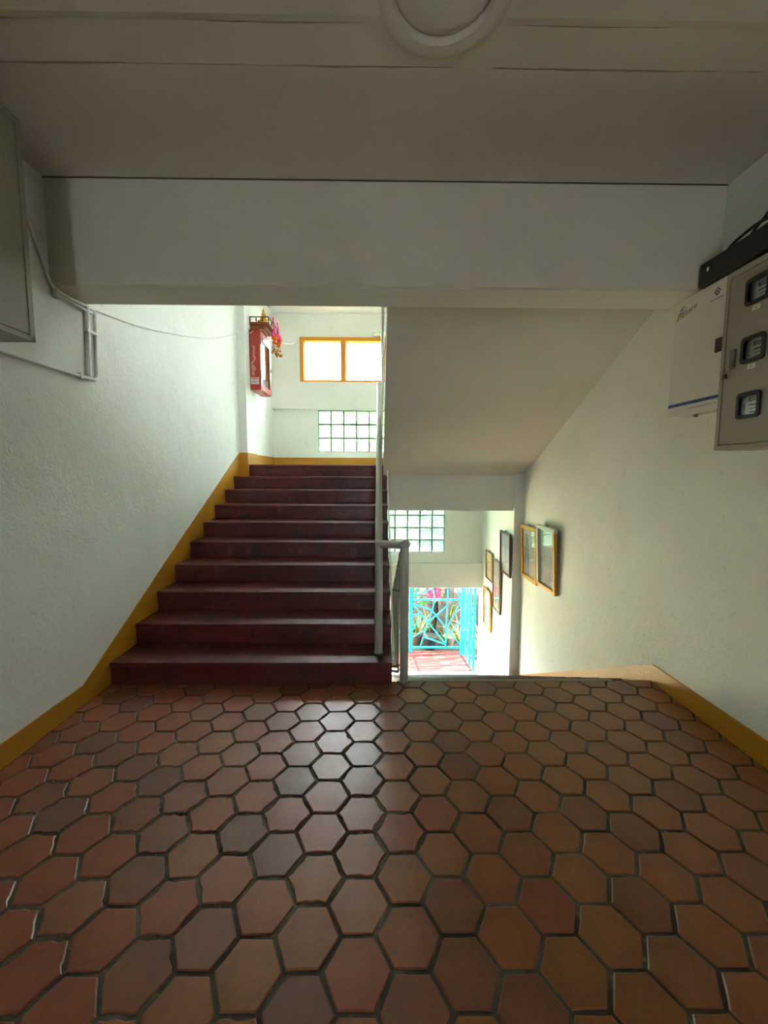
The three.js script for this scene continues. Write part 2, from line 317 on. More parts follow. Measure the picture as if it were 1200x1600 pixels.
// ---------------------------------------------------------------- flights of stairs
const XS = 0.098;
{
  const t = thing('staircase', 'dark red polished cement staircase rising to the upper landing', 'staircase', [(XL + XS) / 2, 0, Z0]);
  for (let i = 0; i < 10; i++) {
    const d = Z0 + i * RUN, y = (i + 1) * RISE, back = i < 9 ? d + RUN + 0.02 : 5.95, xl = i < 9 ? XL + 0.009 : XL2 + 0.077;
    const st = part('step', [rbx(xl, XS, y - 0.035, y, d - 0.008, back, 0.006)], mRed, t);
    part('riser', [bx(xl, XS - 0.004, y - RISE, y - 0.034, d + 0.004, d + 0.05)], mRed, st);
  }
  part('edge_strip', [prismX([[2.98, 0.15], [2.98, 0.21], [5.86, 1.66], [5.86, 1.56]], XS + 0.001, XS + 0.016)], mPlaster, t, 'narrow white strip along the open side');
}
{
  const t = thing('staircase', 'red cement staircase going down to the turquoise gate', 'staircase', [1.1, GROUND, 5]);
  for (let i = 1; i < 14; i++) {
    const d = EDGE + (i - 1) * RUN, y = -i * RISE;
    const st = part('step', [rbx(0.2, d + RUN > 5.8 ? XR2 - 0.002 : XR - 0.014, y - 0.035, y, d, d + RUN + 0.02, 0.006)], mRed, t);
    part('riser', [bx(0.2, d + RUN > 5.8 ? XR2 - 0.002 : XR - 0.014, y - RISE, y - 0.034, d + RUN + 0.006, d + RUN + 0.05)], mRed, st);
  }
  part('nosing_strip', [rbx(0.215, 1.76, -0.03, 0.004, EDGE - 0.022, EDGE + 0.012, 0.004)], std({ color: '#8d8578', roughness: 0.45 }), t, 'pale cement nosing at the edge of the tiled floor');
  part('top_riser', [bx(0.1, XR - 0.014, -RISE, -0.02, EDGE - 0.02, EDGE)], mRed, t);
}
struct('floor', [bx(XL, XR2 - 0.002, GROUND - 0.2, GROUND, EDGE + 13 * RUN - 0.1, BACK + 0.02), bx(XL, 0.19, GROUND - 0.2, GROUND, EDGE, EDGE + 13 * RUN - 0.1)], mPorch, 'red cement floor at the foot of the lower flight', 'floor');
struct('floor', [bx(XL - 0.1, XR + 0.1, GROUND - 0.4, GROUND - 0.2, EDGE - 0.3, BACK + 0.15)], mGrout, 'concrete base under the stairs', 'floor');
struct('wall_front', [bx(XL - 0.1, XR + 0.1, GROUND - 0.2, -0.25, EDGE - 0.25, EDGE - 0.03)], mPlaster, 'wall under the edge of the hall floor', 'wall');
struct('wall_stair', [prismX([[EDGE - 0.02, -0.26], [EDGE - 0.02, -2.5], [3.4, -2.5], [3.4, -0.12], [BACK, -0.12], [BACK, 1.10], [5.5, 1.30], [3.1, 0.10], [2.96, 0.0]], XS - 0.03, XS - 0.006)], mPlaster, 'white side wall under the rising flight', 'wall');
// landing slab with its beam
struct('floor', [bx(XL2, XR2, LAND - 0.14, LAND, 5.95, BACK), bx(XS, XR2, 1.02, LAND, 5.90, 6.12)], mPlaster, 'upper landing slab with its white edge beam', 'landing');
// upper flight coming back over the lower one: sloping soffit
struct('ceiling', [prismX([[5.90, 1.525], [2.87, 2.93], [2.87, 3.34], [3.0, 3.34], [5.92, 1.84], [5.95, 1.67]], 0.05, XR - 0.002)], mCeil, 'sloping white underside of the upper flight', 'soffit');

// ---------------------------------------------------------------- windows in the back wall
const mFrame = std({ color: '#d08a1e', roughness: 0.45 });
{
  const w = structGroup('window', 'ochre framed louvre window above the upper landing', 'window'); w.name = 'window_1';
  const d0 = BACK - 0.025, d1 = BACK + 0.11, f = 0.065, xm = (W1.x0 + W1.x1) / 2;
  part('window_frame', [bx(W1.x0, W1.x1, W1.y1 - f, W1.y1, d0, d1), bx(W1.x0, W1.x1, W1.y0 - 0.02, W1.y0 + 0.03, d0 + 0.02, d1), bx(W1.x0, W1.x0 + f, W1.y0, W1.y1 - f, d0, d1), bx(W1.x1 - f, W1.x1, W1.y0, W1.y1 - f, d0, d1)], mFrame, w);
  part('mullion', [bx(xm - 0.035, xm + 0.035, W1.y0, W1.y1 - f, d0, d1)], mFrame, w);
  const mClip = std({ color: '#a9b3b4', roughness: 0.4, metalness: 0.5 });
  for (const [a, b] of [[W1.x0 + f, xm - 0.035], [xm + 0.035, W1.x1 - f]]) {
    part('louvre_bracket', [bx(a, a + 0.018, W1.y0 + 0.03, W1.y1 - f, d0 + 0.04, d0 + 0.09)], mClip, w);
    part('louvre_bracket', [bx(b - 0.018, b, W1.y0 + 0.03, W1.y1 - f, d0 + 0.04, d0 + 0.09)], mClip, w);
    for (let i = 0; i < 7; i++) {
      const g = new THREE.BoxGeometry(b - a - 0.036, 0.108, 0.005); g.rotateX(0.22); g.translate((a + b) / 2, W1.y0 + 0.03 + 0.048 + i * 0.0965, -(d0 + 0.066));
      part('louvre_pane', [ni(g)], mGlass, w);
    }
  }
}
function blockWindow(n, o, rows, cols, label) {
  const w = structGroup('window', label, 'window'); w.name = 'window_' + n;
  const px = (o.x1 - o.x0) / cols, py = (o.y1 - o.y0) / rows, j = 0.011, d0 = BACK + 0.02, d1 = BACK + 0.11, bars = [];
  for (let i = 0; i <= cols; i++) bars.push(bx(Math.max(o.x0, o.x0 + i * px - j), Math.min(o.x1, o.x0 + i * px + j), o.y0, o.y1, d0, d1));
  for (let i = 0; i <= rows; i++) bars.push(bx(o.x0, o.x1, Math.max(o.y0, o.y0 + i * py - j), Math.min(o.y1, o.y0 + i * py + j), d0 + 0.001, d1 - 0.001));
  part('mortar_grid', bars, mMortar, w);
  const g = uvPlanar(ni(new RoundedBoxGeometry(px - 2 * j, py - 2 * j, 0.084, 2, 0.01)));
  for (let i = 0; i < cols; i++) for (let k = 0; k < rows; k++) { const m = M('glass_block', g, mBlock); m.position.set(o.x0 + (i + 0.5) * px, o.y0 + (k + 0.5) * py, -(BACK + 0.065)); w.add(m); }
}
blockWindow(2, GB, 3, 6, 'glass block window low on the upper landing wall');
blockWindow(3, GC, 6, 5, 'glass block window below the landing beam');

// ---------------------------------------------------------------- railings
{
  const t = thing('stair_railing', 'grey tubular steel railing of the rising flight', 'railing', [-0.006, RISE, 3.05]);
  const a = V(-0.006, 1.022, 3.05), b = V(-0.024, 2.83, 6.0);
  part('newel_post', [bar(V(-0.006, RISE, 3.05), V(-0.006, 1.022, 3.05), 0.030, 20)], mSteel, t);
  part('base_ring', [bar(V(-0.006, RISE, 3.05), V(-0.006, RISE + 0.012, 3.05), 0.038, 20)], mSteelDark, t);
  part('handrail', [tube([a, V(-0.02, 2.78, 5.93), b, V(-0.022, 2.835, 6.07), V(0.02, 2.835, 6.09)], 0.029, 60, 14)], mSteel, t);
  part('connector', [bar(V(-0.006, 1.022, 3.05), V(0.181, 1.030, 2.95), 0.029, 18), new THREE.SphereGeometry(0.031, 18, 12).translate(-0.006, 1.022, -3.05)], mSteel, t);
  for (let i = 1; i < 9; i++) { const d = Z0 + i * RUN + 0.2, y = (i + 1) * RISE; part('baluster', [bar(V(-0.004, y, d), V(-0.01, 1.022 + (d - 3.05) * 0.61 - 0.02, d), 0.009, 8)], mSteel, t); }
  part('end_post', [bar(V(0.0, LAND, 6.07), V(0.0, 2.83, 6.07), 0.022, 14)], mSteel, t);
}
{
  const t = thing('stair_railing', 'grey tubular steel railing beside the descending flight', 'railing', [0.185, 0, 2.94]);
  part('newel_post', [bar(V(0.185, -0.02, 2.94), V(0.182, 1.05, 2.94), 0.032, 20)], mSteel, t);
  part('cap', [new THREE.SphereGeometry(0.041, 20, 14).scale(1, 0.8, 1).translate(0.182, 1.04, -2.94)], mSteel, t);
  part('handrail', [bar(V(0.182, 1.03, 2.95), V(0.15, -1.05, 7.1), 0.026, 16)], mSteelDark, t);
  part('lower_rail', [bar(V(0.15, 0.06, 3.0), V(0.15, -1.95, 7.1), 0.012, 10)], mSteel, t);
  for (let i = 0; i < 12; i++) { const d = 3.14 + i * 0.333, top = 1.03 - (d - 2.95) * 0.501; part('baluster', [bar(V(0.15, top - 0.97, d), V(0.155, top, d), 0.008, 8)], mSteel, t); }
  part('bracket', [bar(V(0.09, 0.10, 2.97), V(0.185, 0.13, 2.945), 0.007, 8)], mSteelDark, t);
  part('bracket', [bar(V(0.10, 0.66, 3.1), V(0.17, 0.64, 3.1), 0.006, 8)], mSteelDark, t);
}
{
  const t = thing('stair_railing', 'grey tubular railing of the upper flight beside the soffit', 'railing', [0.03, LAND, 6.0]);
  const at = (d, h) => V(0.03, LAND + 0.35 + h + (6.0 - d) * 0.47, d);
  part('handrail', [tube([V(0.02, 2.835, 6.09), V(0.033, 2.85, 6.02), at(5.5, 0.83), at(3.0, 0.83)], 0.021, 40, 12)], mSteel, t);
  part('lower_rail', [bar(at(5.95, 0.05), at(3.0, 0.05), 0.011, 10)], mSteel, t);
  part('lower_rail', [bar(at(5.95, 0.42), at(3.0, 0.42), 0.009, 10)], mSteel, t);
  for (let i = 0; i < 5; i++) { const d = 5.8 - i * 0.55; part('baluster', [bar(at(d, -0.2), at(d, 0.83), 0.010, 8)], mSteel, t); }
}

// ---------------------------------------------------------------- ceiling lamp
{
  const t = thing('ceiling_lamp', 'round off-white recessed ceiling lamp with a raised plaster rim', 'lamp', [0.226, CEIL - 0.002, 1.615]);
  local('rim', [lathe([[0.186, 0.024], [0.186, -0.016], [0.189, -0.018], [0.225, -0.017], [0.243, -0.012], [0.250, -0.002]], 64)], mCeil, t);
  local('cover', [lathe([[0.0005, 0.010], [0.172, 0.012], [0.1855, 0.018]], 64)], mCeil, t);
}

// ---------------------------------------------------------------- left wall: cabinet, conduits, cable
const mCab = std({ color: '#96927f', roughness: 0.45, bumpMap: plasterBump, bumpScale: 0.0006 });
const mSeam = std({ color: '#2a2822', roughness: 0.8 });
{
  const t = thing('metal_cabinet', 'grey steel wall cabinet high on the left wall', 'cabinet', [XL, 2.186, 1.6]);
  const x = -1.7, d0 = 1.15, d1 = 2.108, y0 = 2.186, y1 = 3.195;
  part('body', [rbx(XL, x - 0.02, y0, y1, d0, d1, 0.005), bx(x - 0.03, x, y0, y0 + 0.024, d0, d1), bx(x - 0.03, x, y1 - 0.03, y1, d0, d1), bx(x - 0.03, x, y0, y1, d1 - 0.026, d1), bx(x - 0.03, x, y0, y1, d0, d0 + 0.026)], mCab, t);
  part('seam', [bx(x - 0.021, x - 0.008, y0 + 0.02, y1 - 0.02, d0 + 0.02, d1 - 0.02)], mSeam, t);
  const door = part('door', [rbx(x - 0.016, x - 0.002, y0 + 0.029, y1 - 0.033, d0 + 0.03, d1 - 0.03, 0.004)], mCab, t);
  const mark = canvas(128, 128, (c, w, h) => { c.fillStyle = '#96927f'; c.fillRect(0, 0, w, h); c.strokeStyle = '#b02a2a'; c.lineWidth = 13; c.beginPath(); c.arc(58, 64, 40, 0, 7); c.stroke(); c.fillStyle = '#b02a2a'; c.beginPath(); c.moveTo(70, 30); c.lineTo(42, 70); c.lineTo(60, 70); c.lineTo(48, 100); c.lineTo(80, 58); c.lineTo(62, 58); c.fill(); });
  const sg = new THREE.PlaneGeometry(0.09, 0.09); sg.rotateY(Math.PI / 2); sg.translate(x - 0.0012, 2.565, -1.905);
  part('red_mark', [ni(sg)], std({ map: mark, roughness: 0.5 }), door, 'round red warning mark');
  part('handle', [rbx(x - 0.004, x + 0.022, 2.62, 2.74, 1.22, 1.25, 0.006)], mBlack, door);
}
{
  const c = thing('conduit', 'white conduit running low along the left wall to the corner bend', 'conduit', [XL + 0.02, 2.178, 2.2]);
  const x = XL + 0.017;
  part('pipe', [tube([V(x, 2.176, 0.9), V(x, 2.176, 2.0), V(x, 2.18, 2.86), V(x, 2.186, 2.915), V(x, 2.215, 2.932), V(x, 2.28, 2.935), V(x, 2.64, 2.95)], 0.0125, 90, 12)], mConduit, c);
  part('clip', [rbx(XL, x + 0.016, 2.16, 2.20, 2.76, 2.785, 0.004)], mConduit, c);
  const e = thing('conduit', 'white upright conduit left of the corner bend under the beam', 'conduit', [XL + 0.02, 2.19, 2.86]);
  part('pipe', [bar(V(x, 2.19, 2.855), V(x, 2.655, 2.875), 0.015, 14)], mConduit, e);
  part('clip', [rbx(XL, x + 0.015, 2.485, 2.505, 2.85, 2.95, 0.004)], mConduit, e);
  const f = thing('conduit', 'thin white conduit climbing from the beam to the grey cabinet', 'conduit', [XL + 0.02, 2.66, 2.6]);
  part('pipe', [tube([V(x, 2.655, 2.94), V(x, 2.652, 2.88), V(x, 2.648, 2.66), V(x, 2.67, 2.575), V(x, 2.76, 2.535), V(x, 2.945, 2.446), V(x, 3.06, 2.39), V(x, 3.10, 2.2)], 0.010, 70, 10)], mConduit, f);
  part('pipe', [tube([V(x + 0.004, 2.622, 2.92), V(x + 0.004, 2.622, 2.62)], 0.009, 8, 10)], mConduit, f);
  part('clip', [rbx(XL, x + 0.014, 2.60, 2.66, 2.60, 2.618, 0.003)], mConduit, f);
  const w = thing('cable', 'thin white cable sagging along the stair wall to the red box', 'cable', [XL + 0.01, 2.66, 2.95]);
  const xw = XL + 0.012;
  part('cord', [tube([V(xw, 2.66, 2.94), V(xw, 2.70, 3.25), V(xw, 2.757, 3.59), V(xw, 2.86, 4.05), V(xw, 2.965, 4.47), V(xw, 3.10, 4.93), V(xw, 3.27, 5.40), V(xw + 0.005, 3.44, 5.82), V(-1.85, 3.50, 5.98), V(-1.78, 3.592, 6.10), V(-1.69, 3.595, 6.12), V(-1.66, 3.57, 6.35), V(-1.60, 3.66, 6.9), V(-1.52, 3.80, 7.4), V(-1.445, 3.93, 7.572)], 0.0042, 160, 6)], mWire, w);
}

// ---------------------------------------------------------------- right wall: white board, meter cabinet, trunking
{
  const x = 1.94, d0 = 2.0, d1 = 2.795, y0 = 1.928, y1 = 2.663;
  const t = thing('distribution_board', 'white electrical board with blue stripe on the right wall', 'electrical board', [XR, y0, 2.5]);
  part('body', [rbx(x + 0.02, XR, y0 + 0.006, y1 - 0.004, d0 + 0.01, d1 - 0.012, 0.004)], std({ color: '#cfccc0', roughness: 0.5 }), t);
  // front print: uv of the cover spans the whole plate
  const print = canvas(1024, 1024, (c, w, h) => {
    c.fillStyle = '#dedbd2'; c.fillRect(0, 0, w, h);
    const U = (d) => (d1 - d) / (d1 - d0) * w, Y = (y) => (y1 - y) / (y1 - y0) * h;
    c.fillStyle = '#1b3a86'; c.fillRect(0, Y(2.008), U(2.33), Y(1.988) - Y(2.008));
    c.fillStyle = '#28324a'; c.strokeStyle = '#28324a'; c.lineWidth = 8;
    c.font = 'italic bold 58px serif'; c.save(); c.translate(U(2.765), Y(2.56)); c.rotate(-0.12); c.fillText('Square', 6, 0); c.fillRect(0, 10, 150, 3); c.beginPath(); c.moveTo(-8, 22); c.quadraticCurveTo(10, -10, 22, -30); c.stroke(); c.restore();
    c.save(); c.translate(U(2.73), Y(2.615)); c.beginPath(); c.moveTo(-20, 40); c.lineTo(-6, 0); c.lineTo(34, -12); c.moveTo(-20, 40); c.lineTo(16, 36); c.lineTo(20, 8); c.lineTo(-8, 14); c.moveTo(40, 8); c.lineTo(52, 6); c.moveTo(38, 26); c.lineTo(50, 24); c.stroke(); c.restore();
    c.save(); c.translate(U(2.445), Y(2.607)); c.fillStyle = '#1b3a86'; c.beginPath(); c.moveTo(0, -34); c.lineTo(34, 0); c.lineTo(0, 34); c.lineTo(-34, 0); c.fill(); c.fillStyle = '#dedbd2'; for (const [a, b] of [[0, -14], [0, 14], [-14, 0], [14, 0]]) { c.beginPath(); c.moveTo(a, b - 9); c.lineTo(a + 9, b); c.lineTo(a, b + 9); c.lineTo(a - 9, b); c.fill(); } c.fillStyle = '#28324a'; c.fillRect(-62, 54, 124, 5); c.restore();
    c.font = '19px sans-serif'; c.fillStyle = '#3a3f4c'; c.fillText('A LIMITED TRANSFORMER CO.,LTD', U(2.62), Y(1.958));
  });
  const cover = part('cover', [rbx(x, x + 0.024, y0, y1, d0, d1, 0.004)], std({ color: '#dedbd2', roughness: 0.4 }), t);
  const pg = new THREE.PlaneGeometry(d1 - d0 - 0.01, y1 - y0 - 0.01); pg.rotateY(-Math.PI / 2); pg.translate(x - 0.0008, (y0 + y1) / 2, -(d0 + d1) / 2);
  part('front_print', [ni(pg)], std({ map: print, roughness: 0.4 }), cover, 'printed white front with blue stripe and small marks');
  part('latch', [rbx(x - 0.006, x + 0.01, 2.252, 2.333, 2.372, 2.43, 0.004)], mBlack, cover, 'black finger latch');
  part('cable_gland', [bar(V(2.0, y0 + 0.01, 2.62), V(2.0, y0 - 0.012, 2.62), 0.012, 12)], mSteelDark, t);
}
{
  const x = 1.86, d0 = 0.95, d1 = 2.286, y0 = 1.686, y1 = 2.616;
  const t = thing('meter_cabinet', 'beige steel meter cabinet with black framed viewing windows', 'cabinet', [XR, y0, 1.6]);
  const mB = std({ color: '#9c9482', roughness: 0.42, bumpMap: plasterBump, bumpScale: 0.0006 });
  const wins = []; for (const dc of [2.093, 1.84, 1.59, 1.34]) for (const yc of [2.466, 2.181, 1.904]) wins.push([dc, yc]);
  part('body', [bx(x + 0.018, XR, y0, y1, d0, d0 + 0.015), bx(x + 0.018, XR, y0, y1, d1 - 0.015, d1), bx(x + 0.018, XR, y0, y0 + 0.015, d0, d1), bx(x + 0.018, XR, y1 - 0.015, y1, d0, d1), bx(XR - 0.01, XR, y0, y1, d0, d1), bx(x, x + 0.02, y0, y0 + 0.024, d0, d1), bx(x, x + 0.02, y1 - 0.03, y1, d0, d1), bx(x, x + 0.02, y0 + 0.024, y1 - 0.03, d1 - 0.022, d1), bx(x, x + 0.02, y0 + 0.024, y1 - 0.03, d0, d0 + 0.022)], mB, t);
  const sh = new THREE.Shape([[d0 + 0.026, y0 + 0.028], [d1 - 0.026, y0 + 0.028], [d1 - 0.026, y1 - 0.034], [d0 + 0.026, y1 - 0.034]].map(([a, b]) => new THREE.Vector2(a, b)));
  const rr = (dc, yc, hw, hh, r) => { const p = new THREE.Path(); p.moveTo(dc - hw + r, yc - hh); p.lineTo(dc + hw - r, yc - hh); p.quadraticCurveTo(dc + hw, yc - hh, dc + hw, yc - hh + r); p.lineTo(dc + hw, yc + hh - r); p.quadraticCurveTo(dc + hw, yc + hh, dc + hw - r, yc + hh); p.lineTo(dc - hw + r, yc + hh); p.quadraticCurveTo(dc - hw, yc + hh, dc - hw, yc + hh - r); p.lineTo(dc - hw, yc - hh + r); p.quadraticCurveTo(dc - hw, yc - hh, dc - hw + r, yc - hh); return p; };
  for (const [dc, yc] of wins) sh.holes.push(rr(dc, yc, 0.058, 0.056, 0.02));
  const toWall = (shape, depth, xx) => { const g = new THREE.ExtrudeGeometry(shape, { depth, bevelEnabled: false, curveSegments: 5 }); const p = g.attributes.position; for (let i = 0; i < p.count; i++) p.setXYZ(i, xx + p.getZ(i), p.getY(i), -p.getX(i)); const q = ni(g); q.computeVertexNormals(); return uvPlanar(q); };
  const door = part('door', [toWall(sh, 0.012, x + 0.003)], mB, t);
  const face = (k) => canvas(128, 128, (c, w, h) => { const r = rng(90 + k); c.fillStyle = k % 3 ? '#e6e2d0' : '#d5d8dc'; c.fillRect(0, 0, w, h); c.fillStyle = '#23262b'; c.fillRect(22, 22, 84, 20); c.fillStyle = '#e8e6dc'; c.font = 'bold 17px monospace'; c.fillText(String(10000 + Math.floor(r() * 80000)), 36, 38); c.fillStyle = '#4a4a48'; c.fillRect(26, 56, 74, 8); c.fillRect(30, 76, 60, 4); c.fillStyle = '#7d4a44'; c.fillRect(34, 92, 50, 7); });
  wins.forEach(([dc, yc], k) => {
    const s = new THREE.Shape(rr(dc, yc, 0.067, 0.066, 0.024).getPoints(6)); s.holes.push(rr(dc, yc, 0.050, 0.048, 0.016));
    const gk = part('gasket', [toWall(s, 0.014, x - 0.006)], mRubber, door, 'black rubber window frame');
    part('pane', [bx(x + 0.004, x + 0.006, yc - 0.049, yc + 0.049, dc - 0.051, dc + 0.051)], mGlass, gk);
    if (k < 6) {
      const mt = thing('electricity_meter', ['electricity meter behind the top far window of the beige cabinet', 'electricity meter behind the middle far window of the beige cabinet', 'electricity meter behind the bottom far window of the beige cabinet', 'electricity meter behind the top near window of the beige cabinet', 'electricity meter behind the middle near window of the beige cabinet', 'electricity meter behind the bottom near window of the beige cabinet'][k], 'meter', [XR - 0.01, yc - 0.09, dc], 'meters in the beige cabinet');
      part('case', [rbx(x + 0.032, XR - 0.01, yc - 0.085, yc + 0.085, dc - 0.062, dc + 0.062, 0.012)], std({ color: '#8f8f8b', roughness: 0.5 }), mt);
      const fg = new THREE.PlaneGeometry(0.104, 0.13); fg.rotateY(-Math.PI / 2); fg.translate(x + 0.0312, yc, -dc);
      part('dial_plate', [ni(fg)], std({ map: face(k), roughness: 0.5 }), mt);
      const lab = canvas(96, 48, (c, w, h) => { c.fillStyle = '#e9e5d6'; c.fillRect(0, 0, w, h); c.strokeStyle = '#555'; c.lineWidth = 2; c.font = 'bold 24px sans-serif'; c.fillStyle = '#222'; c.fillText(String(1001 + k), 20, 33); });
      if (k !== 2 && k !== 5) { const lg = new THREE.PlaneGeometry(0.042, 0.022); lg.rotateY(-Math.PI / 2); lg.translate(x + 0.0018, yc - 0.086, -(dc + 0.004)); part('number_label', [ni(lg)], std({ map: lab, roughness: 0.6 }), door, 'small white number label'); }
    }
  });
  part('handle', [rbx(x - 0.008, x + 0.008, 2.112, 2.208, 2.192, 2.222, 0.004), rbx(x - 0.011, x - 0.004, 2.12, 2.15, 2.196, 2.218, 0.003)], std({ color: '#76736a', roughness: 0.35, metalness: 0.7 }), door, 'flush metal swing handle');
  part('padlock', [rbx(x - 0.022, x - 0.006, 2.062, 2.088, 2.226, 2.25, 0.004), tube([V(x - 0.014, 2.086, 2.231), V(x - 0.014, 2.103, 2.233), V(x - 0.014, 2.103, 2.243), V(x - 0.014, 2.086, 2.245)], 0.0025, 12, 6)], std({ color: '#6d5a33', roughness: 0.35, metalness: 0.8 }), door, 'small brass padlock');
}
{
  const t = thing('cable_trunking', 'black cable trunking above the beige meter cabinet', 'trunking', [XR, 2.66, 2.0]);
  part('channel', [rbx(1.925, XR, 2.674, 2.803, 0.95, 2.575, 0.004)], std({ color: '#2b2a29', roughness: 0.6 }), t);
  part('label_tape', [bx(1.9235, 1.926, 2.745, 2.765, 2.505, 2.52)], mWhitePlastic, t, 'scrap of white tape');
  const w = thing('cable', 'black cable looping over the black trunking', 'cable', [1.99, 2.8, 2.3]);
  part('cord', [tube([V(1.97, 2.803, 2.46), V(1.955, 2.828, 2.38), V(1.95, 2.845, 2.25), V(1.955, 2.85, 2.12), V(1.96, 2.90, 2.02), V(1.99, 2.97, 1.96), V(2.02, 3.1, 1.95), V(2.045, 3.26, 1.94)], 0.008, 60, 8), tube([V(1.96, 2.806, 2.3), V(1.95, 2.85, 2.2), V(1.94, 2.88, 2.12), V(1.97, 2.806, 1.98)], 0.006, 30, 8)], mBlack, w);
}

// ---------------------------------------------------------------- pictures on the right wall
function streaks(seed, top, mid, low, ink, figures) {
  return canvas(192, 256, (c, w, h) => {
    const r = rng(seed), g = [top, mid, low]; g.forEach((col, i) => { c.fillStyle = col; c.fillRect(0, i * h / 3, w, h / 3 + 1); });
    for (let i = 0; i < 260; i++) { c.globalAlpha = 0.10 + 0.14 * r(); c.fillStyle = r() < 0.5 ? ink : g[Math.floor(r() * 3)]; c.fillRect(r() * w, r() * h, 3 + 10 * r(), 20 + 60 * r()); }
    c.globalAlpha = 0.55; c.fillStyle = ink; for (let i = 0; i < figures; i++) { const x = w * (i + 0.7) / (figures + 0.4), y = h * (0.42 + 0.06 * r()), s = w / figures * 0.32; c.beginPath(); c.ellipse(x, y, s * 0.45, s * 0.6, 0, 0, 7); c.fill(); c.beginPath(); c.ellipse(x, y + s * 2.2, s, s * 1.7, 0, 0, 7); c.fill(); }
    c.globalAlpha = 1;
  });
}
function picture(name, label, X, dNear, dFar, y0, y1, fw, mat, print, lean, extra) {
  const d = (dNear + dFar) / 2, w = dFar - dNear, h = y1 - y0, t = thing(name, label, 'picture', [X, y0, d]);
  t.rotation.order = 'YXZ'; t.rotation.set(0, 0, lean);             // top leans into the room
  const prof = (g) => g;                                             // local: x out of wall is negative, z along the wall
  const B = (x0, x1, a, b, c, e, r = 0.006) => { const g = new RoundedBoxGeometry(x1 - x0, b - a, e - c, 2, Math.min(r, (x1 - x0) / 2.2)); g.translate((x0 + x1) / 2, (a + b) / 2, (c + e) / 2); return uvPlanar(ni(g)); };
  const th = extra?.th ?? 0.03;
  local('frame_rail', [B(-th, -0.002, h - fw, h, -w / 2, w / 2)], extra?.mats?.[0] ?? mat, t); local('frame_rail', [B(-th, -0.002, 0, fw, -w / 2, w / 2)], extra?.mats?.[1] ?? mat, t);
  local('frame_stile', [B(-th, -0.002, fw, h - fw, -w / 2, -w / 2 + fw)], extra?.mats?.[2] ?? mat, t); local('frame_stile', [B(-th, -0.002, fw, h - fw, w / 2 - fw, w / 2)], extra?.mats?.[3] ?? mat, t);
  const pg = new THREE.PlaneGeometry(w - 2 * fw + 0.006, h - 2 * fw + 0.006); pg.rotateY(-Math.PI / 2); pg.translate(-0.011, h / 2, 0);
  local('print', [ni(pg)], std({ map: print, roughness: 0.7 }), t);
  local('backing', [B(-0.010, -0.004, fw * 0.5, h - fw * 0.5, -w / 2 + fw * 0.5, w / 2 - fw * 0.5, 0.001)], mSeam, t);
  const gg = new THREE.BoxGeometry(0.002, h - 2 * fw + 0.004, w - 2 * fw + 0.004); gg.translate(-0.016, h / 2, 0);
  local('glass', [ni(gg)], mGlass, t);
  const hk = new THREE.TorusGeometry(0.012, 0.003, 6, 12); hk.rotateY(Math.PI / 2); hk.translate(-0.008, h + 0.012, 0); local('hook', [ni(hk)], mSteelDark, t);
  return t;
}
const mGold = std({ color: '#c9921f', roughness: 0.32, metalness: 0.55 }), mGoldWorn = std({ color: '#b98a3a', roughness: 0.45, metalness: 0.35 }), mSilver = std({ color: '#c9c8bd', roughness: 0.4, metalness: 0.3 }), mWood = std({ color: '#4a2415', roughness: 0.4 }), mWoodThin = std({ color: '#8a744a', roughness: 0.5 });
picture('framed_picture', 'worn silver and gold framed picture nearest the camera on right wall', XR - 0.004, 4.59, 5.13, 0.15, 0.925, 0.045, mSilver, streaks(11, '#9fb3a8', '#8d9490', '#a9a196', '#5d6266', 5), 0.05, { th: 0.045, mats: [mSilver, mGoldWorn, mSilver, mGoldWorn] });
picture('framed_picture', 'bright gold framed picture beside the wall step', XR - 0.004, 5.19, 5.76, 0.105, 0.85, 0.052, mGold, streaks(12, '#8f9d94', '#7d7f80', '#978b80', '#4d5258', 3), 0.04);
picture('framed_picture', 'dark wooden framed picture at the edge of the wall step', XR2 - 0.004, 5.86, 6.36, 0.03, 0.68, 0.032, mWood, streaks(13, '#727c8c', '#8b93a3', '#7a8494', '#cfd3da', 2), 0.03);
picture('framed_picture', 'small yellowed picture in thin dark frame near the corner', XR2 - 0.004, 6.78, 7.2, -0.295, 0.21, 0.018, mWoodThin, streaks(14, '#d9c98c', '#d2bd80', '#c9b478', '#5a4a2a', 3), 0.03);
picture('framed_picture', 'tall framed picture below the dark wooden one', XR2 - 0.004, 6.30, 6.71, -0.68, 0.166, 0.018, mWoodThin, streaks(15, '#8b8490', '#b7b3bb', '#e3d7b2', '#4f4a55', 2), 0.03);
picture('framed_picture', 'lowest gold framed picture nearest the porch opening', XR2 - 0.004, 6.80, 7.28, -1.17, -0.47, 0.03, mGold, streaks(16, '#b5aa9c', '#a9b0ac', '#b9b7a8', '#6a6f6f', 2), 0.03);

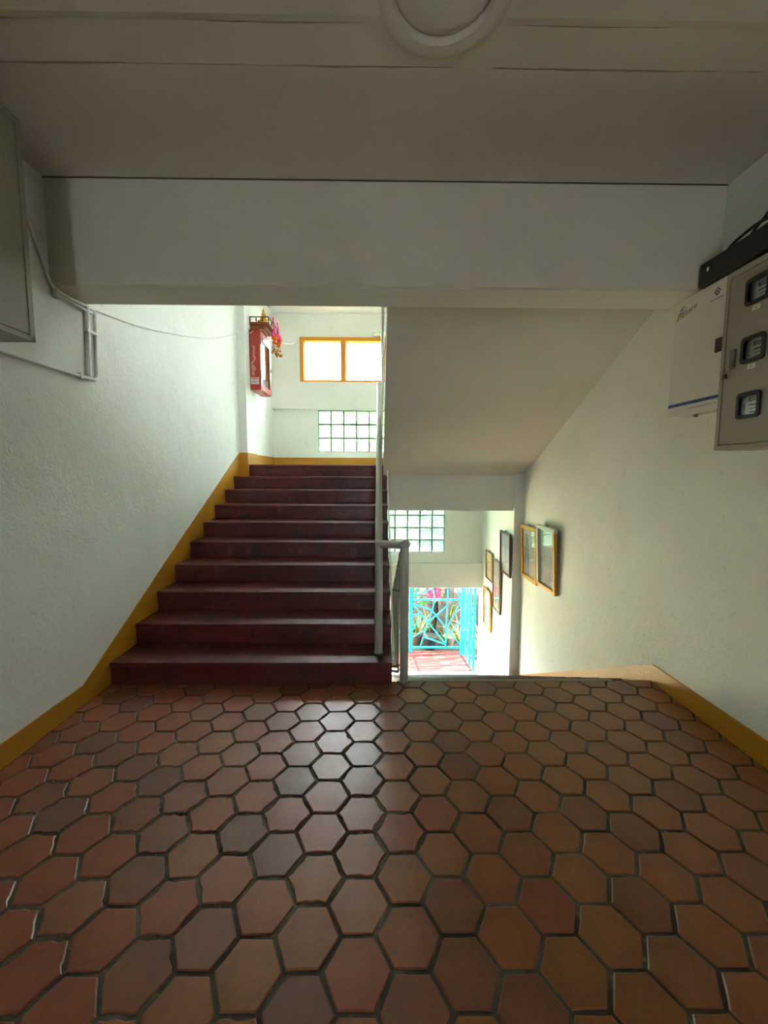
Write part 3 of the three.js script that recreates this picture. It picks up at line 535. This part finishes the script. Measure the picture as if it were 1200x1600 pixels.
// ---------------------------------------------------------------- fire box and shrine on the landing wall
{
  const x0 = XL2 + 0.07, x1 = -1.712, d0 = 6.06, d1 = 6.62, y0 = 2.745, y1 = 3.585;
  const t = thing('fire_hose_box', 'red steel fire box with glazed door on the landing wall', 'fire box', [x0, y0, 6.3]);
  const mRedBox = std({ color: '#a3321f', roughness: 0.38 });
  part('body', [bx(x0, x1 - 0.02, y0, y1, d0, d0 + 0.012), bx(x0, x1 - 0.02, y0, y1, d1 - 0.012, d1), bx(x0, x1 - 0.02, y0, y0 + 0.012, d0, d1), bx(x0, x1 - 0.02, y1 - 0.012, y1, d0, d1), bx(x0, x0 + 0.012, y0, y1, d0, d1)], mRedBox, t);
  const a = 0.085, door = part('door', [bx(x1 - 0.018, x1, y0 + 0.002, y0 + a, d0, d1), bx(x1 - 0.018, x1, y1 - a, y1 - 0.002, d0, d1), bx(x1 - 0.018, x1, y0 + a, y1 - a, d0, d0 + a), bx(x1 - 0.018, x1, y0 + a, y1 - a, d1 - a, d1)], mRedBox, t);
  part('gasket', [bx(x1 - 0.008, x1 + 0.006, y0 + a, y1 - a, d1 - a - 0.02, d1 - a), bx(x1 - 0.008, x1 + 0.006, y1 - a - 0.06, y1 - a, d0 + a, d1 - a)], mRubber, door);
  part('pane', [bx(x1 - 0.010, x1 - 0.006, y0 + a - 0.01, y1 - a + 0.01, d0 + a - 0.01, d1 - a + 0.01)], mGlass, door);
  part('back_plate', [bx(x1 - 0.09, x1 - 0.085, y0 + 0.02, y1 - 0.02, d0 + 0.02, d1 - 0.02)], mWhitePlastic, t, 'pale inside of the box');
  part('hinge', [rbx(x1 - 0.006, x1 + 0.005, y1 - 0.2, y1 - 0.1, d0 + 0.012, d0 + 0.03, 0.003)], std({ color: '#5c2038', roughness: 0.4 }), door);
  part('hinge', [rbx(x1 - 0.006, x1 + 0.005, y0 + 0.16, y0 + 0.27, d0 + 0.012, d0 + 0.03, 0.003)], std({ color: '#5c2038', roughness: 0.4 }), door);
  part('handle', [rbx(x1 - 0.002, x1 + 0.018, 3.1, 3.16, d1 - 0.05, d1 - 0.03, 0.004)], mSteelDark, door);
  const decal = canvas(128, 512, (c, w, h) => {
    c.fillStyle = '#a3321f'; c.fillRect(0, 0, w, h); c.strokeStyle = '#d9c9b4'; c.lineCap = 'round'; const r = rng(5);
    c.lineWidth = 4; for (const [px, s] of [[46, 1], [62, 0.8], [34, 1.1]]) { c.beginPath(); c.moveTo(px, 20); c.bezierCurveTo(px + 40 * s, 90, px - 30 * s, 150, px + 26 * s, 210); c.bezierCurveTo(px + 34, 250, px - 40, 270, px - 24, 330); c.stroke(); }
    c.lineWidth = 3; for (let i = 0; i < 26; i++) { const y = 330 + i * 6; c.globalAlpha = 0.5 + 0.5 * r(); c.beginPath(); c.moveTo(14 + 10 * r(), y); c.quadraticCurveTo(40, y - 22, 66 + 14 * Math.sin(i * 0.24), y + 10); c.stroke(); } c.globalAlpha = 1;
  });
  const dg = new THREE.PlaneGeometry(0.11, 0.46); dg.translate(-1.80, 3.15, -(d0 - 0.0008));
  part('decal', [ni(dg)], std({ map: decal, roughness: 0.5 }), t, 'worn pale curling pattern');
  const stick = canvas(128, 96, (c, w, h) => { c.fillStyle = '#ddd8d2'; c.fillRect(0, 0, w, h); c.fillStyle = '#c03a35'; c.fillRect(10, 10, 108, 10); c.fillRect(10, 26, 90, 9); c.fillStyle = '#55565c'; c.fillRect(6, 48, 116, 5); c.fillRect(8, 62, 100, 7); c.fillRect(8, 76, 84, 6); });
  const sg = new THREE.PlaneGeometry(0.115, 0.10); sg.translate(-1.80, 2.875, -(d0 - 0.0008));
  part('sticker', [ni(sg)], std({ map: stick, roughness: 0.5 }), t, 'white sticker with red and grey lines');
}
{
  const x0 = XL2 + 0.07, x1 = -1.588, d0 = 6.08, d1 = 6.62, y0 = 3.665, yt = 3.757;
  const t = thing('shrine_shelf', 'small dark wooden shrine shelf with turned railing above the red box', 'shelf', [x0, y0, 6.35]);
  const mDark = std({ color: '#3a2416', roughness: 0.45 }), mBoard = std({ color: '#8a4a24', roughness: 0.5 });
  part('board', [rbx(x0, x1, y0, y0 + 0.018, d0, d1, 0.004)], mBoard, t);
  part('support', [prismZ([[x0, 3.592], [x0 + 0.03, 3.592], [x1 - 0.09, 3.645], [x1 - 0.06, y0], [x0, y0]], d0 + 0.04, d1 - 0.10)], mBoard, t);
  for (const g of [rbx(x0, x1, yt, yt + 0.013, d0, d0 + 0.014, 0.003), rbx(x1 - 0.014, x1, yt, yt + 0.013, d0, d1, 0.003), rbx(x0, x1, y0 + 0.016, y0 + 0.028, d0, d0 + 0.012, 0.003)]) part('rail', [g], mDark, t);
  const prof = [[0.008, 0], [0.010, 0.01], [0.005, 0.02], [0.011, 0.036], [0.011, 0.046], [0.005, 0.062], [0.009, 0.072], [0.008, 0.078]];
  for (const [x, d] of [[x0 + 0.012, d0 + 0.008], [x0 + 0.10, d0 + 0.008], [x0 + 0.19, d0 + 0.008], [x1 - 0.008, d0 + 0.008], [x1 - 0.008, d0 + 0.18], [x1 - 0.008, d0 + 0.35], [x1 - 0.008, d1 - 0.012]]) part('spindle', [lathe(prof, 10).translate(x, y0 + 0.017, -d)], mDark, t);
  const b = thing('incense_bowl', 'gilt incense bowl behind the shrine railing', 'bowl', [-1.73, y0 + 0.018, 6.19]);
  local('bowl', [lathe([[0.001, 0], [0.026, 0], [0.020, 0.012], [0.045, 0.036], [0.05, 0.06], [0.044, 0.062], [0.036, 0.045], [0.001, 0.04]], 18)], mGold, b);
  const f = thing('gilt_figurine', 'small gilt figurine standing on the shrine shelf', 'figurine', [-1.735, y0 + 0.018, 6.34]);
  local('pedestal', [lathe([[0.001, 0], [0.06, 0], [0.062, 0.02], [0.045, 0.05], [0.05, 0.07], [0.035, 0.10], [0.001, 0.10]], 16)], mGold, f);
  local('figure', [lathe([[0.045, 0.10], [0.056, 0.12], [0.05, 0.145], [0.030, 0.165], [0.034, 0.20], [0.027, 0.225], [0.012, 0.235], [0.020, 0.245], [0.020, 0.262], [0.012, 0.275], [0.005, 0.29], [0.001, 0.31]], 14)], mGold, f);
}
function garland(name, label, x, d, y, len, seed) {
  const t = thing(name, label, 'garland', [x, y, d], 'garlands at the shrine'); const r = rng(seed);
  const P = [std({ color: '#f0559c', roughness: 0.8 }), std({ color: '#e86a1a', roughness: 0.8 }), std({ color: '#b8741f', roughness: 0.7 })];
  local('ribbon', [tube([new THREE.Vector3(0, 0.02, 0), new THREE.Vector3(0.012, -0.06, 0.005), new THREE.Vector3(0.02, -len * 0.45, 0)], 0.012, 20, 6)], P[0], t, 'pink ribbon');
  const blob = (yy, rad, n) => { const out = []; for (let i = 0; i < n; i++) { const g = new THREE.IcosahedronGeometry(rad * (0.5 + 0.3 * r()), 0); g.translate(0.02 + (r() - 0.5) * rad * 1.6, yy + (r() - 0.5) * rad * 1.6, (r() - 0.5) * rad * 1.6); out.push(g); } return out; };
  for (let i = 0; i < 3; i++) local('flower', blob(-len * (0.36 + 0.07 * i), 0.032, 9), P[i < 2 ? 0 : 1], t, 'cloth blossom');
  for (let i = 0; i < 2; i++) local('flower', blob(-len * (0.58 + 0.07 * i), 0.026, 8), P[1], t, 'cloth blossom');
  for (let i = 0; i < 4; i++) { const a = i * 1.6, x2 = 0.02 + 0.035 * Math.cos(a), z2 = 0.035 * Math.sin(a), e = -len * (0.88 + 0.1 * r()); local('tassel', [bar(new THREE.Vector3(x2 * 0.6, -len * 0.64, z2 * 0.6), new THREE.Vector3(x2, e, z2), 0.003, 5), new THREE.IcosahedronGeometry(0.017, 1).scale(1, 1.4, 1).translate(x2, e, z2), new THREE.IcosahedronGeometry(0.012, 1).translate(x2 * 0.8, e * 0.86, z2 * 0.8)], P[2], t); }
}
garland('flower_garland', 'pink and orange garland hanging at the near corner of the shrine', -1.575, 6.26, 3.80, 0.50, 8);
garland('flower_garland', 'pink and orange garland hanging behind the nearer one', -1.565, 6.48, 3.80, 0.50, 9);

// ---------------------------------------------------------------- emergency light
{
  const t = thing('emergency_light', 'white twin-head emergency light above the louvre window', 'lamp', [0.0, 4.0, BACK - 0.03]);
  const d = BACK;
  part('base', [rbx(-0.125, 0.12, 3.992, 4.032, d - 0.075, d, 0.014)], mWhitePlastic, t);
  part('body', [rbx(-0.05, 0.06, 4.025, 4.115, d - 0.06, d, 0.008)], mWhitePlastic, t);
  part('indicator', [rbx(-0.03, 0.035, 4.034, 4.056, d - 0.064, d - 0.055, 0.003)], std({ color: '#1fae4e', roughness: 0.4, emissive: '#0f9a3f', emissiveIntensity: 1.2 }), t, 'green indicator');
  for (const x of [-0.082, 0.088]) { const g = new THREE.CylinderGeometry(0.043, 0.036, 0.05, 24); g.rotateX(Math.PI / 2); g.translate(x, 4.078, -(d - 0.06)); part('lamp_head', [ni(g)], mWhitePlastic, t); part('bracket', [bar(V(x, 4.02, d - 0.04), V(x, 4.05, d - 0.045), 0.008, 8)], mWhitePlastic, t); }
}

// ---------------------------------------------------------------- porch, gate and garden
const GATE = 8.65;
struct('yard', [bx(-8, 0.0, GROUND - 0.15, GROUND, BACK + 0.02, 12)], std({ map: plasterCol, color: '#e2cda8', bumpMap: groutBump, bumpScale: 0.004, roughness: 0.85 }), 'pale sunlit concrete yard beside the porch', 'ground');
struct('floor', [bx(0.0, 1.93, GROUND - 0.15, GROUND, BACK + 0.02, GATE + 0.03)], mPorch, 'worn red cement porch floor outside the stair foot', 'floor');
{
  const t = thing('gate', 'turquoise steel gate with crazed diagonal bars at the porch', 'gate', [1.2, GROUND, GATE]);
  const L = 0.655, Rr = 1.77, y0 = GROUND + 0.085, y1 = -0.25, ym = -1.17, d = GATE, q = (x, y) => V(x, y, d);
  part('post', [bx(L, L + 0.06, GROUND, y1, d - 0.03, d + 0.03)], mCyan, t); part('post', [bx(0.24, 0.28, GROUND, y1, d - 0.02, d + 0.02)], mCyan, t);
  for (const y of [y0 + 0.017, ym, y1 - 0.015]) part('rail', [bx(0.28, L, y - 0.013, y + 0.013, d - 0.012, d + 0.012)], mCyan, t);
  for (const [a, b, c, e] of [[0.28, -2.2, 0.65, -1.5], [0.65, -2.0, 0.28, -1.3], [0.3, -1.17, 0.62, -0.3]]) part('grille_bar', [flat(q(a, b), q(c, e), 0.022, 0.014)], mCyan, t);
  part('rail', [bx(L, Rr, y0, y0 + 0.035, d - 0.012, d + 0.012)], mCyan, t); part('rail', [bx(L, Rr, ym - 0.013, ym + 0.013, d - 0.012, d + 0.012)], mCyan, t); part('rail', [bx(L, Rr, y1 - 0.03, y1, d - 0.012, d + 0.012)], mCyan, t);
  // bars read off the photograph in gate units: u across 0..1, v from bottom rail (0) to middle rail (1)
  const u0 = L + 0.06, uw = Rr - u0, vh = ym - y0 - 0.03, at = (u, v) => q(u0 + u * uw, y0 + 0.03 + v * vh);
  const bars = [[0.0, 0.92, 0.40, 0.78], [0.02, 0.90, 0.70, 0.06], [0.40, 0.78, 1.0, 0.04], [0.46, 1.0, 0.40, 0.75], [0.40, 0.75, 0.17, 0.0], [0.72, 1.0, 0.70, 0.0], [0.72, 0.88, 0.33, 0.52], [1.0, 0.97, 0.73, 0.42], [1.0, 0.58, 0.80, 0.30], [0.0, 0.68, 0.18, 0.70], [0.19, 0.68, 0.0, 0.34], [0.0, 0.20, 0.27, 0.36], [0.25, 0.21, 0.70, 0.05]];
  for (const [a, b, c, e] of bars) part('grille_bar', [flat(at(a, b), at(c, e), 0.022, 0.014)], mCyan, t);
  const up = [[0.0, 0.08, 0.42, 0.30], [0.05, 0.10, 0.22, 0.95], [0.46, 0.0, 0.36, 0.75], [0.72, 0.0, 0.74, 0.9], [0.98, 0.02, 0.86, 0.5], [0.42, 0.3, 0.72, 0.5], [0.86, 0.5, 1.0, 0.85]];
  for (const [a, b, c, e] of up) part('grille_bar', [flat(q(u0 + a * uw, ym + b * 0.88), q(u0 + c * uw, ym + e * 0.88), 0.022, 0.014)], mCyan, t);
}
{
  const t = thing('side_grille', 'turquoise steel grille running along the right side of porch', 'grille', [1.82, GROUND, 8.1]);
  const dn = BACK + 0.17, df = 8.56, X = (d) => 1.80 + (df - d) * 0.085, y1 = -0.25;
  part('post', [bx(1.755, 1.835, GROUND - 0.02, y1, 8.50, 8.60)], mCyan, t, 'square turquoise post at the porch corner');
  part('post', [bx(X(dn) - 0.02, X(dn) + 0.02, GROUND, y1, dn, dn + 0.04)], mCyan, t);
  part('post', [bx(X(8.05) - 0.015, X(8.05) + 0.015, GROUND, y1, 8.03, 8.06)], mCyan, t);
  const p = (d, y) => V(X(d), y, d);
  for (const y of [GROUND + 0.05, -1.17, y1 - 0.02]) part('rail', [flat(p(dn, y), p(df, y), 0.024, 0.024)], mCyan, t);
  const r = rng(33); for (let i = 0; i < 12; i++) { const a = dn + (df - dn) * r(), b = dn + (df - dn) * r(), lo = i % 2; part('grille_bar', [flat(p(a, lo ? GROUND + 0.05 : -1.17), p(b, lo ? -1.17 : y1), 0.02, 0.014)], mCyan, t); }
}
const soilTex = tex(256, (u, v) => { const n = fbm(u, v, 8, 5, 201); return mixc([0.12, 0.09, 0.06], [0.26, 0.20, 0.14], n); }, { srgb: true, metres: 1.5 });
struct('garden_ground', [bx(-14, 14, GROUND - 0.6, GROUND - 0.12, BACK + 0.15, 30)], std({ map: soilTex, roughness: 0.95 }), 'brown earth of the garden beyond the gate', 'ground');
const barkTex = tex(256, (u, v) => { const n = fbm(u, v * 0.4, 12, 5, 211); return mixc([0.10, 0.085, 0.07], [0.33, 0.29, 0.25], clamp((n - 0.25) * 1.6)); }, { srgb: true, metres: 0.8 });
const mBark = std({ map: barkTex, bumpMap: barkTex, bumpScale: 0.02, roughness: 0.9 });
function leafBlob(c, rad, n, size, seed) {                 // a crown of many small leaves
  const r = rng(seed), pos = [], nor = [];
  for (let i = 0; i < n; i++) {
    const u = r() * 2 - 1, ph = r() * 6.2832, k = rad.map((q) => q * Math.cbrt(0.35 + 0.65 * r())), s = Math.sqrt(1 - u * u);
    const o = new THREE.Vector3(c.x + k[0] * s * Math.cos(ph), c.y + k[1] * u, c.z + k[2] * s * Math.sin(ph));
    const a = new THREE.Vector3(r() - 0.5, r() - 0.5, r() - 0.5).normalize(), b = new THREE.Vector3(r() - 0.5, r() - 0.5, r() - 0.5).cross(a).normalize(), nn = b.clone().cross(a), l = size * (0.7 + 0.6 * r());
    const p0 = o.clone().addScaledVector(a, -l), p1 = o.clone().addScaledVector(b, l * 0.42), p2 = o.clone().addScaledVector(a, l), p3 = o.clone().addScaledVector(b, -l * 0.42);
    for (const p of [p0, p1, p2, p0, p2, p3]) { pos.push(p.x, p.y, p.z); nor.push(nn.x, nn.y, nn.z); }
  }
  const g = new THREE.BufferGeometry(); g.setAttribute('position', new THREE.Float32BufferAttribute(pos, 3)); g.setAttribute('normal', new THREE.Float32BufferAttribute(nor, 3)); return uvPlanar(g);
}
const mLeaf = phys({ color: '#2f5d1a', roughness: 0.7, transmission: 0.25, thickness: 0, side: THREE.DoubleSide }), mLeafLight = phys({ color: '#6f9a3a', roughness: 0.7, transmission: 0.35, thickness: 0, side: THREE.DoubleSide }), mBlade = std({ color: '#33501a', roughness: 0.5, side: THREE.DoubleSide }), mBladeY = std({ color: '#8d8a34', roughness: 0.5, side: THREE.DoubleSide }), mPink = std({ color: '#b01f4a', roughness: 0.7, side: THREE.DoubleSide });
function tree(label, x, d, trunkPts, r0, crown, seed, mat) {
  const t = thing('garden_tree', label, 'tree', [x, GROUND - 0.14, d], 'garden trees');
  const pts = trunkPts.map(([a, b, c]) => new THREE.Vector3(a, b, c)), curve = new THREE.CatmullRomCurve3(pts), g = new THREE.TubeGeometry(curve, 24, r0, 12, false), p = g.attributes.position;
  const rr = rng(seed); for (let i = 0; i < p.count; i++) { const ring = Math.floor(i / 13), c = curve.getPointAt(ring / 24), k = 1 - 0.45 * ring / 24 + 0.18 * Math.sin((i % 13) % 12 * 1.57 + ring * 0.5) * 0.6; p.setXYZ(i, c.x + (p.getX(i) - c.x) * k, c.y + (p.getY(i) - c.y) * k, c.z + (p.getZ(i) - c.z) * k); }
  g.computeVertexNormals(); local('trunk', [ni(g)], mBark, t);
  if (crown) local('crown', [leafBlob(new THREE.Vector3(...crown.c), crown.r, crown.n, 0.16, seed + 1)], mat, t).userData.kind = 'stuff';
}
tree('leaning grey tree trunk right of centre behind the gate', 1.5, 9.7, [[0, 0, 0], [0.05, 0.5, 0], [0.16, 1.1, 0], [0.34, 1.9, -0.1], [0.4, 2.4, -0.2]], 0.14, { c: [1.2, 2.75, -1.2], r: [2.6, 0.75, 1.7], n: 6000 }, 51, mLeaf);
tree('pale forked tree trunk in the middle behind the gate', 1.38, 10.0, [[0, 0, 0], [-0.02, 0.5, 0], [-0.08, 1.0, 0.05], [-0.05, 1.8, 0], [-0.1, 2.4, 0]], 0.17, { c: [-0.3, 2.75, -1.0], r: [2.0, 0.75, 1.7], n: 6000 }, 57, mLeaf);
tree('bright leafy tree behind the lower glass block window', 0.9, 11.8, [[0, 0, 0], [0.05, 1.0, 0], [0, 2.2, 0]], 0.10, { c: [0, 2.9, 0], r: [3.2, 0.9, 1.6], n: 6000 }, 63, phys({ color: '#74a62a', roughness: 0.7, transmission: 0.4, thickness: 0, side: THREE.DoubleSide }));
for (const [x, d, h, w, sd, lab] of [[-2.6, 13.2, 6.0, 1.9, 91, 'leafy green tree far left behind the upper glass blocks'], [-0.4, 14.6, 6.2, 2.0, 92, 'leafy green tree in the middle behind the upper glass blocks'], [2.4, 13.9, 5.8, 1.9, 93, 'leafy green tree at the right beyond the garden wall']])
  tree(lab, x, d, [[0, 0, 0], [0.05, 1.5, 0], [0, h - 1.8, 0]], 0.12, { c: [0, h - 1.6, 0], r: [w, 1.9, 1.1], n: 5200 }, sd, mLeafLight);
for (const [x, d, sd, lab] of [[3.7, 10.3, 95, 'tall dark evergreen shrub right of the garden'], [3.9, 12.4, 96, 'tall dark evergreen shrub at the far right of the garden']])
  tree(lab, x, d, [[0, 0, 0], [0.03, 0.8, 0], [0, 1.6, 0]], 0.06, { c: [0, 2.0, 0], r: [0.9, 2.0, 1.35], n: 5000 }, sd, mLeaf);
function spiky(label, x, d, n, h, seed, mat) {
  const t = thing('spiky_plant', label, 'plant', [x, GROUND - 0.13, d], 'spiky garden plants'), r = rng(seed);
  for (let i = 0; i < n; i++) {
    const a = r() * 6.283, s = h * (0.35 + 0.45 * r()), hh = h * (0.6 + 0.5 * r()), pts = [], pos = [], K = 6, w = 0.018 + 0.01 * r();
    for (let k = 0; k <= K; k++) { const q = k / K; pts.push(new THREE.Vector3(Math.cos(a) * s * q * (0.4 + 0.6 * q), hh * q - h * 0.35 * q * q * q, Math.sin(a) * s * q * (0.4 + 0.6 * q))); }
    const side = new THREE.Vector3(-Math.sin(a), 0, Math.cos(a));
    for (let k = 0; k < K; k++) { const w0 = w * (1 - k / K), w1 = w * (1 - (k + 1) / K), A = pts[k].clone().addScaledVector(side, w0), B = pts[k].clone().addScaledVector(side, -w0), C = pts[k + 1].clone().addScaledVector(side, w1), D = pts[k + 1].clone().addScaledVector(side, -w1); for (const p of [A, B, C, B, D, C]) pos.push(p.x, p.y, p.z); }
    const g = new THREE.BufferGeometry(); g.setAttribute('position', new THREE.Float32BufferAttribute(pos, 3)); g.computeVertexNormals(); local('leaf', [uvPlanar(g)], i % 3 ? mat : mBladeY, t);
  }
}
spiky('tall spiky plant with long arching leaves left behind the gate', 0.92, 9.35, 34, 1.15, 71, mBlade);
spiky('spiky green plant in the centre behind the gate', 1.2, 9.9, 26, 0.95, 72, mBlade);
spiky('broad spiky plant low in front of the pale tree trunk', 1.55, 9.15, 22, 0.6, 74, mBlade);
spiky('dark spiky plant at the far left behind the gate', 0.62, 9.9, 30, 1.2, 75, mBlade);
spiky('dark spiky plant behind the side grille', 2.25, 8.6, 30, 1.2, 76, mBlade);
spiky('dark green clump far behind the two trunks', 1.9, 10.8, 34, 1.5, 77, mBlade);
spiky('small yellowish spiky plant near the porch corner', 1.9, 9.4, 20, 0.8, 73, mBladeY);
function pot(label, x, d, r0, h, col) { const t = thing('plant_pot', label, 'pot', [x, GROUND - 0.12, d], 'garden pots'); local('pot', [lathe([[0.001, 0], [r0 * 0.7, 0], [r0, h * 0.9], [r0 * 1.08, h * 0.92], [r0 * 1.08, h], [r0 * 0.92, h], [r0 * 0.88, h * 0.85], [0.001, h * 0.82]], 22)], std({ color: col, roughness: 0.7 }), t); }
pot('black plastic plant pot behind the middle of gate', 1.16, 9.1, 0.17, 0.3, '#1c1d20');
pot('brown clay plant pot at the left behind gate', 0.86, 9.2, 0.14, 0.38, '#4f3c2b');
pot('grey stone planter near the right behind gate', 1.62, 9.2, 0.13, 0.26, '#5d564b');
{
  const t = thing('flower_bush', 'pink flowering bush behind the top of gate', 'bush', [1.2, GROUND - 0.13, 9.55]);
  local('stem', [bar(new THREE.Vector3(0, 0, 0), new THREE.Vector3(0.02, 1.1, 0), 0.02, 8)], mBark, t);
  local('foliage', [leafBlob(new THREE.Vector3(-0.05, 1.2, 0), [0.42, 0.36, 0.2], 110, 0.06, 81)], mLeaf, t).userData.kind = 'stuff';
  local('blossom', [leafBlob(new THREE.Vector3(0.08, 1.27, 0.22), [0.16, 0.22, 0.12], 150, 0.05, 82)], mPink, t, 'pink blossoms').userData.kind = 'stuff';
}
struct('garden_wall', [bx(-8, 10, GROUND - 0.4, -0.4, 16.4, 16.6)], std({ color: '#6d675b', roughness: 0.95 }), 'grey boundary wall at the end of the garden', 'wall');

scene.traverse((o) => { if (o.isMesh) shade(o); });
renderer.render(scene, camera);
